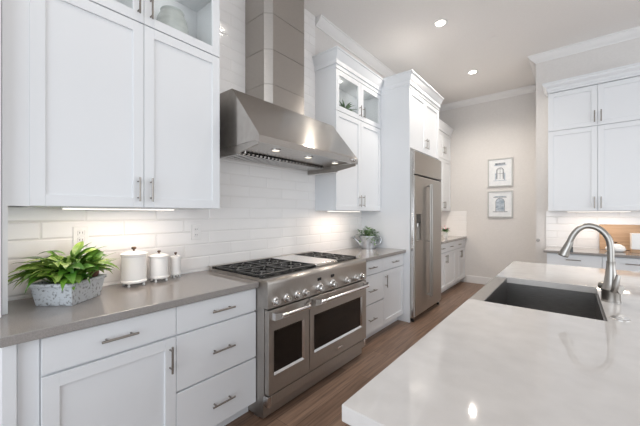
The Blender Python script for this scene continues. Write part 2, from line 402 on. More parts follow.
# --- base cabinets, left run
c = thing('base_cabinet', 'white base cabinet with one door under the planter, at the left end of the counter', 'cabinet', (BX, 0.147, 0), LR, 'white base cabinets along the range wall')
W = 0.6885 - 0.147
carcass(c, 0, W, BD, 0, 0.874)
drawer(c, 0, W, 0.716, 0.866, 0.272, 0.793, 0.15)
shaker(c, 0, W, 0.10, 0.708, (W - 0.034, 0.60, 0.14, True))
MB().box(-0.066, -0.0015, 0.018, BD, 0.001, 0.874, 0.001, 1).build('filler', 'paint', c, False)
MB().box(-0.112, -0.068, 0.0, BD, 0.001, 0.874, 0.004, 2).build('end_panel', 'paint', c)
c = thing('base_cabinet', 'white base cabinet of three wide drawers just left of the range', 'cabinet', (BX, 0.6885, 0), LR, 'white base cabinets along the range wall')
W = 1.2265 - 0.6885
carcass(c, 0, W, BD, 0, 0.874)
for z0, z1, hz in ((0.716, 0.866, 0.791), (0.406, 0.708, 0.553), (0.10, 0.398, 0.235)):
    drawer(c, 0, W, z0, z1, 0.276, hz, 0.15)
# --- base cabinets between range and refrigerator
c = thing('base_cabinet', 'white base cabinet of three narrow drawers just right of the range', 'cabinet', (BX, 2.465, 0), LR, 'white base cabinets along the range wall')
W = 3.04 - 2.465
carcass(c, 0, W, BD, 0, 0.874)
for z0, z1, hz in ((0.722, 0.866, 0.795), (0.410, 0.714, 0.551), (0.10, 0.402, 0.247)):
    drawer(c, 0, W, z0, z1, 0.295, hz, 0.15)
c = thing('base_cabinet', 'white base cabinet with a drawer and door below the watering can, beside the refrigerator', 'cabinet', (BX, 3.0405, 0), LR, 'white base cabinets along the range wall')
W = 3.577 - 3.0405
carcass(c, 0, W, BD, 0, 0.874)
drawer(c, 0, W, 0.722, 0.866, W / 2 - 0.01, 0.795, 0.15)
shaker(c, 0, W, 0.10, 0.714, (0.034, 0.60, 0.14, True))

def counter(name, pts, label, m='counter', z0=0.875, z1=0.914, bev=0.004):
    o = MB().prism(pts, 'z', z0, z1, bev).build(name, m)
    return tag(o, label, 'countertop')
def rect(x0, x1, y0, y1): return [(x0, y0), (x1, y0), (x1, y1), (x0, y1)]
counter('countertop', rect(0.001, 0.662, 0.03, 1.226), 'grey quartz countertop under the planter and canisters, left of the range')
counter('countertop', rect(0.001, 0.662, 2.4645, 3.577), 'grey quartz countertop between the range and the refrigerator, under the watering can')

# --- range
R = thing('range_cooker', 'stainless steel double oven range with griddle and black burner grates', 'range', (0.75, 1.228, 0), LR)
RW = 1.234; RD = 0.70
mb = MB(); mb.box(0.001, RW - 0.001, 0.042, RD, 0.155, 0.742, 0.003).box(0.001, RW - 0.001, 0.09, RD, 0.742, 0.918)
mb.build('body', 'steel', R)
mb = MB(); mb.prism([(0.002, 0.742), (0.0, 0.905), (0.004, 0.918), (0.014, 0.927), (0.03, 0.930), (0.10, 0.930), (0.10, 0.742)], 'x', 0.0, RW, 0.002)
mb.build('control_panel', 'steel_h', R)
mb = MB(); mb.box(0.032, RW - 0.032, 0.004, 0.05, 0.100, 0.168, 0.003)
mb.build('kick_panel', 'steel_h', R)
MB().box(0.002, RW - 0.002, 0.052, RD, 0.012, 0.155).build('base_pan', 'steel_h', R, False)
for x in (0.002, RW - 0.042):
    MB().box(x, x + 0.04, 0.10, 0.15, 0.0, 0.02, 0.002).build('leg', 'steel', R)
    xc = 0.001 if x < 0.5 else RW - 0.031
    MB().box(xc, xc + 0.03, 0.003, 0.052, 0.098, 0.168, 0.004).build('corner_block', 'chrome', R)
    MB().box(x, x + 0.04, RD - 0.06, RD, 0.0, 0.02, 0.002).build('leg', 'steel', R)
mb = MB(); mb.box(0.012, RW - 0.012, 0.10, RD - 0.035, 0.916, 0.926)
mb.build('cooktop', 'black', R, False)
mb = MB(); mb.box(-0.004, RW + 0.004, RD - 0.034, RD + 0.005, 0.918, 0.952, 0.003).box(0, 0.012, 0.1, RD - 0.034, 0.90, 0.934).box(RW - 0.012, RW, 0.1, RD - 0.034, 0.90, 0.934)
mb.build('rear_trim', 'steel_h', R)
# grates and burners: columns left, left-middle and right; griddle between
def grate(x0, x1):
    z0, z1 = 0.938, 0.952; y0, y1 = 0.108, RD - 0.045; t = 0.011; mb = MB()
    mb.box(x0, x1, y0, y0 + t, z0, z1, 0.002, 1).box(x0, x1, y1 - t, y1, z0, z1, 0.002, 1)
    mb.box(x0, x0 + t, y0, y1, z0, z1, 0.002, 1).box(x1 - t, x1, y0, y1, z0, z1, 0.002, 1)
    ym = (y0 + y1) / 2; mb.box(x0, x1, ym - t, ym + t, z0, z1, 0.002, 1)
    xm = (x0 + x1) / 2
    for yc, h in (((y0 + ym) / 2, (ym - y0) / 2), ((ym + y1) / 2, (y1 - ym) / 2)):
        hw = (x1 - x0) / 2
        for k in range(8):
            a = k * PI / 4
            d = Vector((math.cos(a), math.sin(a), 0)); L = min(hw / max(abs(d.x), 1e-6), h / max(abs(d.y), 1e-6))
            mb.tube([Vector((xm, yc, 0.945)) + d * 0.035, Vector((xm, yc, 0.945)) + d * L], 0.0065, 6)
        ring = [Vector((xm + 0.085 * math.cos(PI / 8 + k * PI / 4), yc + 0.085 * math.sin(PI / 8 + k * PI / 4), 0.946)) for k in range(9)]
        mb.tube(ring, 0.006, 6)
    for fx in (x0 + 0.006, x1 - 0.006):
        for fy in (y0 + 0.006, ym, y1 - 0.006): mb.box(fx - 0.006, fx + 0.006, fy - 0.006, fy + 0.006, 0.925, z0 + 0.001)
    mb.build('grate', 'iron', R)
    for yc in ((y0 + ym) / 2, (ym + y1) / 2):
        mb = MB(); mb.lathe([(0.0, 0.016), (0.028, 0.016), (0.034, 0.012), (0.034, 0.006), (0.046, 0.004), (0.05, 0.0)], (xm, yc, 0.9255))
        mb.build('burner', 'iron', R)
grate(0.016, 0.306); grate(0.310, 0.600); grate(0.906, RW - 0.016)
mb = MB(); mb.box(0.606, 0.900, 0.105, RD - 0.045, 0.925, 0.952, 0.005)
g = mb.build('griddle_cover', 'chrome', R)
MB().box(0.62, 0.886, 0.088, 0.104, 0.928, 0.945, 0.004).build('grease_trough', 'steel_h', g)
# knobs
for wy, big in ((1.275, 0), (1.375, 0), (1.480, 0), (1.562, 0), (1.735, 1), (1.903, 1), (2.105, 0), (2.250, 0), (2.350, 0)):
    x = wy - 1.228 + 0.016; r = 0.031 if big else 0.024; z = 0.788 if big else 0.784
    mb = MB(); mb.lathe([(r * 1.28, 0.0), (r * 1.28, -0.006), (r * 1.1, -0.010), (r * 0.86, -0.012), (r * 0.84, -0.034), (r * 0.74, -0.040), (0, -0.040)], (x, 0.001, z), 'y', 28)
    k = mb.build('knob', 'chrome', R)
    MB().box(x - 0.003, x + 0.003, -0.0435, -0.038, z - r * 0.72, z + r * 0.72, 0.001, 1).build('grip', 'steel', k)
for wy in (1.735, 1.905):
    MB().box(wy - 1.212 - 0.022, wy - 1.212 + 0.022, -0.003, 0.004, 0.845, 0.868, 0.002).build('display', 'black', R)
def oven_door(x0, x1, z0, z1, wx0, wx1, wz0, wz1):
    mb = MB(); b = 0.002
    mb.box(x0, wx0, 0, 0.04, z0, z1, b).box(wx1, x1, 0, 0.04, z0, z1, b).box(wx0 - 0.002, wx1 + 0.002, 0, 0.04, z0, wz0, b).box(wx0 - 0.002, wx1 + 0.002, 0, 0.04, wz1, z1, b)
    d = mb.build('oven_door', 'steel_h', R)
    # sloped bright surround
    mb = MB(); i = 0.010
    o4 = [(wx0 - .003, wz0 - .003), (wx1 + .003, wz0 - .003), (wx1 + .003, wz1 + .003), (wx0 - .003, wz1 + .003)]
    n4 = [(wx0 + i, wz0 + i), (wx1 - i, wz0 + i), (wx1 - i, wz1 - i), (wx0 + i, wz1 - i)]
    mb.quadstrip([[(p[0], -0.0025, p[1]) for p in o4 + o4[:1]], [(p[0], 0.009, p[1]) for p in n4 + n4[:1]]])
    mb.build('window_surround', 'chrome', d, False)
    MB().box(wx0 + 0.002, wx1 - 0.002, 0.010, 0.03, wz0 + 0.002, wz1 - 0.002).build('oven_window', 'ovenglass', d, False)
    mb = MB(); hz = 0.697; a, e = x0 + 0.016, x1 - 0.030
    mb.tube([(a + 0.05, -0.058, hz), (e - 0.03, -0.058, hz)], 0.0135, 16)
    for sx, ex, q in ((a, a + 0.105, 1), (e, e - 0.06, -1)):
        t = bmesh.new()
        p = [(sx, 0, hz - .024), (sx, 0, hz + .024), (sx, -.046, hz + .023), (sx, -.046, hz - .023), (sx + q * .03, 0, hz - .018), (sx + q * .03, 0, hz + .018), (ex, -.068, hz + .014), (ex, -.068, hz - .014)]
        v = [t.verts.new(x) for x in p]
        # outer end face, front slope, inner slope, top, bottom
        for f in ((0, 1, 2, 3), (3, 2, 6, 7), (7, 6, 5, 4), (4, 5, 1, 0), (1, 5, 6, 2), (0, 3, 7, 4)): t.faces.new([v[i] for i in f])
        bmesh.ops.recalc_face_normals(t, faces=t.faces)
        mb._merge(t)
    mb.build('handle', 'chrome', d)
    return d
oven_door(0.006, 0.404, 0.176, 0.732, 0.052, 0.345, 0.300, 0.590)
d = oven_door(0.410, 1.228, 0.176, 0.732, 0.462, 1.150, 0.306, 0.590)
MB().box(0.76, 0.83, -0.0015, 0.002, 0.226, 0.238, 0.0008, 1).build('badge', 'chrome', d)

# --- range hood
HD = thing('range_hood', 'wide sloped stainless steel range hood with tall chimney above the range', 'range hood', (0.66, 1.228, 1.8), LR)
def hz(z): return z - 1.8
mb = MB(); WL = 0.646
mb.prism([(0.0, hz(1.848)), (0.0, hz(1.896)), (0.012, hz(1.915)), (0.31, hz(2.283)), (WL, hz(2.283)), (WL, hz(1.852)), (0.37, hz(1.856)), (0.022, hz(1.866)), (0.018, hz(1.848))], 'x', 0.0, 1.222, 0.0)
mb.build('canopy', 'steel_hood', HD, False)
for x in (0.001, 1.209):
    MB().prism([(0.02, hz(1.835)), (0.02, hz(1.860)), (WL, hz(1.858)), (WL, hz(1.795)), (0.25, hz(1.800))], 'x', x, x + 0.012, 0.001).build('side_flange', 'steel_h', HD)
    MB().tube([(x + 0.006, 0.24, hz(1.795)), (x + 0.006, WL - 0.01, hz(1.795))], 0.007, 10).build('rail', 'chrome', HD, ang=50)
# baffle filter bank
MB().box(0.06, 1.16, 0.375, 0.62, hz(1.846), hz(1.853)).build('filter_recess', 'black', HD, False)
n = 26
for f in range(2):
    mb = MB(); x0 = 0.062 + f * 0.549; wdt = 1.098 / n
    for i in range(n // 2):
        x = x0 + i * wdt
        mb.box(x + 0.004, x + wdt * 0.58, 0.372, 0.618, hz(1.828), hz(1.847), 0.002, 1)
    mb.build('baffle_filter', 'chrome', HD)
for x in (0.30, 0.68, 1.07):
    mb = MB(); mb.lathe([(0.040, 0.0), (0.040, -0.004), (0.030, -0.006), (0.030, -0.002), (0, -0.002)], (x, 0.165, hz(1.8615)))
    o = mb.build('lamp_ring', 'chrome', HD)
    mb = MB(); mb.lathe([(0, -0.0045), (0.028, -0.0045), (0.028, -0.0015), (0, -0.0015)], (x, 0.165, hz(1.8615)))
    mb.build('lamp_lens', 'hoodlens', o)
for x in (1.125, 1.170):
    mb = MB(); mb.lathe([(0.016, 0.0), (0.016, -0.004), (0.012, -0.006), (0.011, -0.022), (0, -0.023)], (x, 0.0, hz(1.880)), 'y', 20)
    mb.build('knob', 'chrome', HD)
MB().tube([(0.03, 0.19, hz(1.80)), (0.03, 0.19, hz(1.87))], 0.006, 8).build('hanger_post', 'chrome', HD)
CH = thing  # chimney is a part of the hood
def octo(e=0.0):
    x0, x1, yf, ch = 0.372 + e, 0.868 - e, 0.338 + e, 0.053
    return [(x0, WL), (x0, yf + ch), (x0 + ch, yf), (x1 - ch, yf), (x1, yf + ch), (x1, WL)]
mb = MB(); zs = [2.283, 2.462, 2.757, 3.061, 3.365, H - 0.001]
for a, b in zip(zs, zs[1:]): mb.prism(octo(), 'z', hz(a + 0.0015), hz(b - 0.0015))
mb.build('chimney', 'steel', HD)
MB().prism(octo(0.004), 'z', hz(2.28), hz(H - 0.002)).build('seam_liner', 'dark', HD, False)

# --- refrigerator and its surround
C = thing('refrigerator_surround', 'tall white cabinet enclosure with two doors above the refrigerator', 'cabinet', (0.706, 3.579, 0), LR)
W = 1.111
MB().box(0, 0.022, 0, 0.704, 0.001, 3.13, 0.001, 1).build('side_panel', 'paint', C, False)
MB().box(W - 0.022, W, 0, 0.704, 0.001, 3.13, 0.001, 1).build('side_panel', 'paint', C, False)
MB().box(0.023, W - 0.023, 0.024, 0.70, 2.195, 2.948).build('carcass', 'paint', C, False)
s = W / 2
shaker(C, 0.023, s, 2.20, 2.944, (s - 0.035, 2.33, 0.14, True)); shaker(C, s, W - 0.023, 2.20, 2.944, (s + 0.035, 2.33, 0.14, True))
MB().box(-0.003, W + 0.003, -0.003, 0.70, 2.950, 3.131).build('frieze', 'paint', C, False)
cab_crown(C, [(W + 0.003, 0.70), (W + 0.003, -0.003), (-0.003, -0.003), (-0.003, 0.332)], 3.14)
F = thing('refrigerator', 'tall stainless side by side refrigerator with water dispenser in the left door', 'refrigerator', (0.755, 3.603, 0), LR)
W = 1.063
MB().box(0.004, W - 0.004, 0.045, 0.72, 0.06, 2.165).build('body', 'steel', F, False)
MB().box(0.014, W - 0.014, 0.07, 0.70, 0.0, 0.06).build('toe_grille', 'black', F, False)
mb = MB(); mb.box(0.026, W - 0.026, 0.0, 0.044, 1.872, 2.160, 0.003); mb.build('top_grille', 'steel_h', F)
MB().box(0.026, W - 0.026, 0.030, 0.044, 1.852, 1.871).build('gap_strip', 'black', F, False)
for x in (0.002, W - 0.024):
    MB().box(x, x + 0.022, 0.008, 0.046, 0.055, 2.162, 0.002).build('edge_trim', 'chrome', F)
sp = 0.480
def fdoor(x0, x1, hole=None):
    mb = MB()
    if hole:
        a, b, z0, z1 = hole
        mb.box(x0, a, 0, 0.044, 0.065, 1.850).box(b, x1, 0, 0.044, 0.065, 1.850).box(a, b, 0, 0.044, 0.065, z0).box(a, b, 0, 0.044, z1, 1.850)
        mb.box(a, b, 0.038, 0.0445, z0, z1)
    else: mb.box(x0, x1, 0, 0.044, 0.065, 1.850, 0.003)
    return mb.build('door', 'steel', F)
dl = fdoor(0.026, sp - 0.002, (0.075, 0.225, 1.02, 1.36)); dr = fdoor(sp + 0.002, W - 0.026)
MB().box(0.078, 0.222, 0.002, 0.030, 1.245, 1.357, 0.002).build('dispenser_display', 'black', dl)
mb = MB(); mb.box(0.078, 0.222, 0.003, 0.030, 1.022, 1.034); mb.build('dispenser_tray', 'chrome', dl)
MB().tube([(0.15, 0.018, 1.20), (0.15, 0.018, 1.245)], 0.010, 16).build('dispenser_spout', 'chrome', dl)
for x, dd in ((sp - 0.034, dl), (sp + 0.034, dr)):
    mb = MB(); mb.tube([(x, -0.048, 0.24), (x, -0.048, 1.77)], 0.0105, 16)
    for z in (0.27, 1.00, 1.74): mb.tube([(x, -0.048, z), (x, 0.001, z)], 0.010, 16)
    mb.build('handle', 'faucet', dd, ang=40)
for x in (0.04, W - 0.07):
    MB().lathe([(0.016, 0), (0.016, 0.03), (0.008, 0.03), (0.008, 0.062)], (x, 0.035, 0.0), seg=16).build('foot', 'black', F)

# --- far cabinets past the refrigerator
Y0 = 4.6925
c = thing('base_cabinet', 'white base cabinet with paired doors just past the refrigerator', 'cabinet', (BX, Y0, 0), LR, 'white base cabinets past the refrigerator')
W = 5.83 - Y0; s = 5.262 - Y0
carcass(c, 0, W, BD, 0, 0.874)
drawer(c, 0, s, 0.716, 0.866, s / 2 + 0.10, 0.79, 0.13); drawer(c, s, W, 0.716, 0.866, (s + W) / 2, 0.79, 0.13)
shaker(c, 0, s, 0.10, 0.708, (s - 0.034, 0.60, 0.14, True)); shaker(c, s, W, 0.10, 0.708, (s + 0.034, 0.60, 0.14, True))
c = thing('base_cabinet', 'white base cabinet in the far corner against the back wall', 'cabinet', (BX, 5.831, 0), LR, 'white base cabinets past the refrigerator')
W = 6.486 - 5.831; s = 0.31
carcass(c, 0, W, BD, 0, 0.874)
drawer(c, 0, W, 0.716, 0.866, 0.22, 0.79, 0.13)
shaker(c, 0, s, 0.10, 0.708, (s - 0.03, 0.60, 0.14, True)); shaker(c, s, W, 0.10, 0.708, (s + 0.03, 0.60, 0.14, True))
counter('countertop', rect(0.001, 0.664, 4.6925, 6.474), 'grey quartz countertop past the refrigerator in the far corner')
UF = 0.354
c = thing('upper_cabinet', 'tall white wall cabinet in the far corner past the refrigerator', 'cabinet', (UF, Y0, 0), LR)
W = 6.4865 - Y0
carcass(c, 0, W, UF - 0.003, 1.425, 2.955, False)
xs = [0, 0.45, 0.90, 1.345, W]
for i in range(4):
    hx = xs[i + 1] - 0.036 if i % 2 == 0 else xs[i] + 0.036
    shaker(c, xs[i], xs[i + 1], 1.425, 2.430, (hx, 1.535, 0.14, True)); shaker(c, xs[i], xs[i + 1], 2.434, 2.948, (hx, 2.60, 0.14, True))
MB().box(0, W, -0.003, UF - 0.003, 2.957, 3.09).build('frieze', 'paint', c, False)
cab_crown(c, [(W, -0.003), (0.0, -0.003)], 3.10)

# --- right wing cabinets (facing the camera)
RY = 5.268
c = thing('upper_cabinet', 'tall white wall cabinet with four doors, on the right wing wall', 'cabinet', (2.036, 4.919, 0), 0)
W = 1.006; s = 0.484; D = 0.346
carcass(c, 0, W, D, 1.402, 2.945, False)
shaker(c, 0, s, 1.402, 2.438, (s - 0.03, 1.503, 0.14, True)); shaker(c, s, W, 1.402, 2.438, (s + 0.03, 1.503, 0.14, True))
shaker(c, 0, s, 2.442, 2.938, (s - 0.03, 2.552, 0.14, True)); shaker(c, s, W, 2.442, 2.938, (s + 0.03, 2.552, 0.14, True))
MB().box(-0.004, W + 0.004, -0.004, D, 2.947, 3.06).build('frieze', 'paint', c, False)
cab_crown(c, [(W + 0.004, D), (W + 0.004, -0.004), (-0.004, -0.004), (-0.004, D)], 3.074, h=0.10)
for i, (x0, lab) in enumerate(((2.036, 'white base cabinet at the left end of the right wing counter, behind the faucet'), (2.545, 'white base cabinet on the right wing below the white box'), (3.054, 'white base cabinet on the right wing past the white box'))):
    c = thing('base_cabinet', lab, 'cabinet', (x0, 4.648, 0), 0, 'white base cabinets on the right wing')
    W = 0.5075
    carcass(c, 0, W, 0.615, 0, 0.886)
    drawer(c, 0, W, 0.735, 0.878, 0.255, 0.815, 0.14)
    shaker(c, 0, W, 0.10, 0.727, (W - 0.034 if i == 0 else 0.034, 0.60, 0.14, True))
counter('countertop', rect(2.005, 3.57, 4.618, 5.2555), 'grey quartz countertop of the right wing, behind the faucet', z0=0.887)

# --- island
I = thing('island_cabinet', 'white island base standing under the pale quartz top', 'island', (1.90, 0.80, 0))
mb = MB(); mb.box(0, 1.15, 0, 0.845, 0.09, 0.872).box(0, 1.15, 1.665, 2.50, 0.09, 0.872).box(0, 1.15, 0.845, 1.665, 0.09, 0.64).box(0.52, 1.15, 0.845, 1.665, 0.64, 0.872).box(0.07, 1.10, 0.04, 2.46, 0.001, 0.09)
mb.build('carcass', 'paint', I, False)
def idoor(y0, y1, z0, z1, nm='door'):
    mb = MB(); st = 0.057; X0, X1 = -0.021, -0.001
    mb.box(X0, X1, y0, y0 + st, z0, z1, 0.0015, 1).box(X0, X1, y1 - st, y1, z0, z1, 0.0015, 1).box(X0, X1, y0 + st, y1 - st, z0, z0 + st, 0.0015, 1).box(X0, X1, y0 + st, y1 - st, z1 - st, z1, 0.0015, 1)
    mb.box(-0.011, -0.002, y0 + st - .003, y1 - st + .003, z0 + st - .003, z1 - st + .003)
    return mb.build(nm, 'paint', I)
for y0, y1, z1 in ((0.002, 0.42, 0.868), (0.424, 0.84, 0.868), (0.848, 1.253, 0.63), (1.257, 1.662, 0.63), (1.668, 2.08, 0.868), (2.084, 2.498, 0.868)):
    d = idoor(y0, y1, 0.10, z1)
    mb = MB(); zc = z1 - 0.13; mb.tube([(-0.053, y1 - .035, zc - .07), (-0.053, y1 - .035, zc + .07)], 0.0055, 10)
    for q in (-0.048, 0.048): mb.tube([(-0.053, y1 - .035, zc + q), (-0.02, y1 - .035, zc + q)], 0.0045, 8)
    mb.build('handle', 'nickel', d)
counter('island_countertop', [(1.8466, 0.5037), (3.10, 0.5037), (3.10, 3.338), (1.8466, 3.338), (1.8466, 2.443), (2.387, 2.443), (2.387, 1.672), (1.8466, 1.672)],
        'large pale quartz island countertop in the foreground with sink cutout', 'quartz', 0.874, 0.914, 0.002)
K = thing('apron_sink', 'stainless apron front sink set into the island countertop', 'sink', (1.84, 2.0575, 0.87))
mb = MB(); hy = 0.383
mb.box(0.0, 0.075, -hy, hy, -0.215, 0.038, 0.004)
mb.box(0.075, 0.555, -hy - 0.010, -hy + 0.003, -0.215, 0.0035).box(0.075, 0.555, hy - 0.003, hy + 0.010, -0.215, 0.0035).box(0.545, 0.560, -hy, hy, -0.215, 0.0035)
mb.box(0.06, 0.56, -hy, hy, -0.222, -0.208)
mb.build('basin', 'sink', K)
mb = MB(); mb.lathe([(0.0, 0.002), (0.030, 0.002), (0.036, 0.006), (0.045, 0.006), (0.048, 0.0)], (0.31, 0.0, -0.208)); mb.build('drain', 'chrome', K)

FA = thing('faucet', 'brushed nickel gooseneck pull-down faucet standing beside the sink', 'faucet', (2.427, 2.086, 0.914))
mb = MB(); mb.lathe([(0.039, 0.0), (0.039, 0.004), (0.037, 0.008), (0.037, 0.050), (0.039, 0.056), (0.039, 0.064), (0.033, 0.074), (0.028, 0.095), (0.022, 0.140), (0.0185, 0.175), (0.0175, 0.20), (0.0180, 0.202), (0.0180, 0.207), (0, 0.207)])
mb.build('base', 'faucet', FA)
P = [(0, 0, .20), (0, 0, .25), (-.002, 0, .29), (-.009, 0, .322), (-.024, 0, .350), (-.046, 0, .373), (-.075, 0, .386), (-.104, 0, .384), (-.128, 0, .368), (-.146, 0, .343), (-.158, 0, .317), (-.166, 0, .293)]
# smooth with Catmull-Rom
def smooth(P, k=4):
    V = [Vector(p) for p in P]; out = []
    for i in range(len(V) - 1):
        a, b, c2, d = V[max(i - 1, 0)], V[i], V[i + 1], V[min(i + 2, len(V) - 1)]
        for j in range(k):
            t = j / k
            out.append(0.5 * ((2 * b) + (c2 - a) * t + (2 * a - 5 * b + 4 * c2 - d) * t * t + (3 * b - a - 3 * c2 + d) * t ** 3))
    return out + [V[-1]]
mb = MB(); mb.tube(smooth(P), 0.0145, 20); mb.build('spout', 'faucet', FA)
mb = MB(); mb.tube([(-.163, 0, .300), (-.166, 0, .290), (-.174, 0, .268), (-.184, 0, .243), (-.192, 0, .222), (-.194, 0, .216)], [.0155, .0175, .0195, .0225, .0245, .0225], 24)
h = mb.build('spray_head', 'faucet', FA)
MB().box(-0.1635, -0.150, -0.006, 0.006, .240, .270, 0.002).build('spray_button', 'black', h)
mb = MB(); mb.tube([(-.036, .030, .075), (.036, -.030, .070)], [.021, .021], 20)
hb = mb.build('lever_hub', 'faucet', FA)
mb = MB(); mb.tube(smooth([(.006, -.036, .058), (.011, -.044, .074), (.018, -.048, .106), (.024, -.049, .146)], 3), [.012, .0125, .013, .0135, .0135, .013, .0125, .0115, .0105, .008], 14)
mb.build('lever', 'faucet', hb)
o = MB().lathe([(0.034, 0), (0.034, 0.002), (0.030, 0.005), (0.012, 0.005), (0.010, 0.003), (0, 0.003)]).build('hole_cover', 'chrome', loc=(2.43, 1.743, 0.914))
tag(o, 'flat round metal cap on the island counter in front of the faucet', 'cap')

# ---------------------------------------------------------------- things on the counters
def canister(x, y, r, h, label):
    t = thing('canister', label, 'canister', (x, y, 0.914), 0, 'white canisters on the left counter')
    f = 0.020
    mb = MB(); mb.lathe([(0, f), (r * .9, f), (r * 1.04, f + .006), (r * 1.04, f + .014), (r * .97, f + .020), (r * .97, h * .84), (r * 1.0, h * .86), (r * 1.0, h * .90), (r * .9, h * .905), (0, h * .905)], seg=40); mb.build('body', 'ceramic', t)
    mb = MB(); mb.lathe([(0, h * .90), (r * 1.05, h * .90), (r * 1.08, h * .915), (r * 1.05, h * .93), (r * .80, h * .975), (r * .35, h * 1.0), (0, h * 1.0)], seg=40)
    l = mb.build('lid', 'ceramic', t)
    k = max(r * .19, 0.010)
    mb = MB(); mb.lathe([(k * .45, h * .998), (k * .4, h + k * .5), (k * 1.0, h + k * 1.1), (k * 1.1, h + k * 1.5), (k * .7, h + k * 1.9), (0, h + k * 1.95)], seg=20); mb.build('knob', 'bronze', l)
    for i in range(4):
        a = PI / 4 + i * PI / 2
        mb = MB(); q = min(1.0, r / 0.06)
        mb.lathe([(0, 0), (.006 * q, .001), (.0085 * q, .006), (.005 * q, .014), (.009 * q, .023)], (r * .84 * math.cos(a), r * .84 * math.sin(a), 0), seg=14); mb.build('foot', 'ceramic', t)
canister(0.135, 0.655, 0.071, 0.218, 'largest white footed canister, leftmost beside the planter')
canister(0.125, 0.812, 0.057, 0.185, 'medium white footed canister in the middle of the row')
canister(0.100, 0.935, 0.034, 0.160, 'smallest white footed canister at the right of the row')

def leaf(mb, base, az, length, width, elev, droop, fold=0.25, n=7, twist=0.0):
    rows = []; p = Vector(base); e = elev; d_az = az
    step = length / (n - 1)
    for i in range(n):
        u = i / (n - 1)
        wd = width * (math.sin(PI * min(1, u ** 0.75)) * 0.9 + 0.08 * (1 - u))
        d = Vector((math.cos(d_az) * math.cos(e), math.sin(d_az) * math.cos(e), math.sin(e)))
        side = Vector((-math.sin(d_az), math.cos(d_az), 0)); up = side.cross(d) * -1
        side = (side * math.cos(twist * u) + up * math.sin(twist * u))
        rows.append([p + side * wd * 0.5 + up * wd * fold, p.copy(), p - side * wd * 0.5 + up * wd * fold])
        p = p + d * step; e -= droop / (n - 1); d_az += twist * 0.08
    mb.quadstrip(rows)
rnd = random.Random(11)
T = thing('potted_plant', 'leafy green plant in a weathered grey rectangular planter at the left end of the counter', 'plant', (0.245, 0.315, 0.914), 0.712)
# planter: rectangular tapered tub with rim, corners fitted to its footprint (local x along short face seen on the left)
def tub(mb, a0, b0, a1, b1, z0, z1, t=0.009, rim=0.008):
    bm2 = bmesh.new()
    def ring(a, b, z): return [bm2.verts.new(p) for p in ((-a, -b, z), (a, -b, z), (a, b, z), (-a, b, z))]
    R_ = [ring(a0, b0, z0), ring(a1, b1, z1 - .018), ring(a1 + rim, b1 + rim, z1 - .016), ring(a1 + rim, b1 + rim, z1), ring(a1 - t, b1 - t, z1), ring(a1 - t - .004, b1 - t - .004, z1 - .03)]
    bm2.faces.new(R_[0][::-1]); bm2.faces.new(R_[-1])
    for A, B in zip(R_, R_[1:]):
        for i in range(4): bm2.faces.new((A[i], A[(i + 1) % 4], B[(i + 1) % 4], B[i]))
    bmesh.ops.recalc_face_normals(bm2, faces=bm2.faces); bmesh.ops.bevel(bm2, geom=list(bm2.edges), offset=.002, segments=1, affect='EDGES')
    mb._merge(bm2)
mb = MB(); tub(mb, 0.088, 0.100, 0.100, 0.118, 0.0, 0.112); mb.build('planter', 'planter', T)
MB().box(-0.086, 0.086, -0.103, 0.103, 0.084, 0.097).build('soil', 'soil', T, False)
mb = MB(); mp = MB()
# planter-local azimuth: world azimuth minus the planter's own turn
LEFT = math.radians(-90) - 0.712; RIGHT = math.radians(90) - 0.712; OUT = -0.712 - 0.3
for i in range(105):           # broad leaves carried on stalks, a loose dome over the tub
    a = rnd.uniform(0, 2 * PI); r = 0.095 * math.sqrt(rnd.random()); hh = 0.125 + rnd.uniform(.0, .13) * (1 - r / .15)
    leaf(mb if rnd.random() < .72 else mp, (math.cos(a) * r, math.sin(a) * r * 1.25, hh), a + rnd.uniform(-1.0, 1.0), rnd.uniform(.075, .135), rnd.uniform(.040, .060), rnd.uniform(.1, 1.15), rnd.uniform(.4, 1.7), rnd.uniform(.08, .2), 8, twist=rnd.uniform(-1, 1))
for i in range(14):
    a = rnd.uniform(0, 2 * PI); r = rnd.uniform(0.01, 0.06)
    leaf(mp if rnd.random() < .5 else mb, (math.cos(a) * r, math.sin(a) * r * 1.25, 0.10), a + rnd.uniform(-.5, .5), rnd.uniform(.18, .26), rnd.uniform(.03, .05), rnd.uniform(1.0, 1.5), rnd.uniform(1.2, 2.8), .16, 9, twist=rnd.uniform(-.8, .8))
for i in range(26):            # pale arching leaves falling to the left
    a = LEFT + rnd.uniform(-.75, .85); r = rnd.uniform(0.02, 0.07)
    leaf(mp if rnd.random() < .45 else mb, (math.cos(a) * r, math.sin(a) * r, 0.094), a, rnd.uniform(.18, .28), rnd.uniform(.028, .05), rnd.uniform(.85, 1.4), rnd.uniform(1.4, 2.6), .18, 9, twist=rnd.uniform(-.6, .6))
for i in range(12):            # thinner leaves to the right
    a = RIGHT + rnd.uniform(-.5, .8); r = rnd.uniform(0.03, 0.08)
    leaf(mp if rnd.random() < .6 else mb, (math.cos(a) * r, math.sin(a) * r, 0.094), a, rnd.uniform(.15, .24), rnd.uniform(.016, .032), rnd.uniform(.9, 1.45), rnd.uniform(1.0, 1.9), .18, 9, twist=rnd.uniform(-.6, .6))
for i in range(8):
    a = OUT + rnd.uniform(-.8, .8); r = rnd.uniform(0.02, 0.06)
    leaf(mb, (math.cos(a) * r, math.sin(a) * r, 0.12), a, rnd.uniform(.10, .14), rnd.uniform(.05, .07), rnd.uniform(.8, 1.2), rnd.uniform(1.2, 1.8), .16, 8)
mb.build('foliage', 'leaf', T); mp.build('foliage', 'leafp', T)
mb = MB()
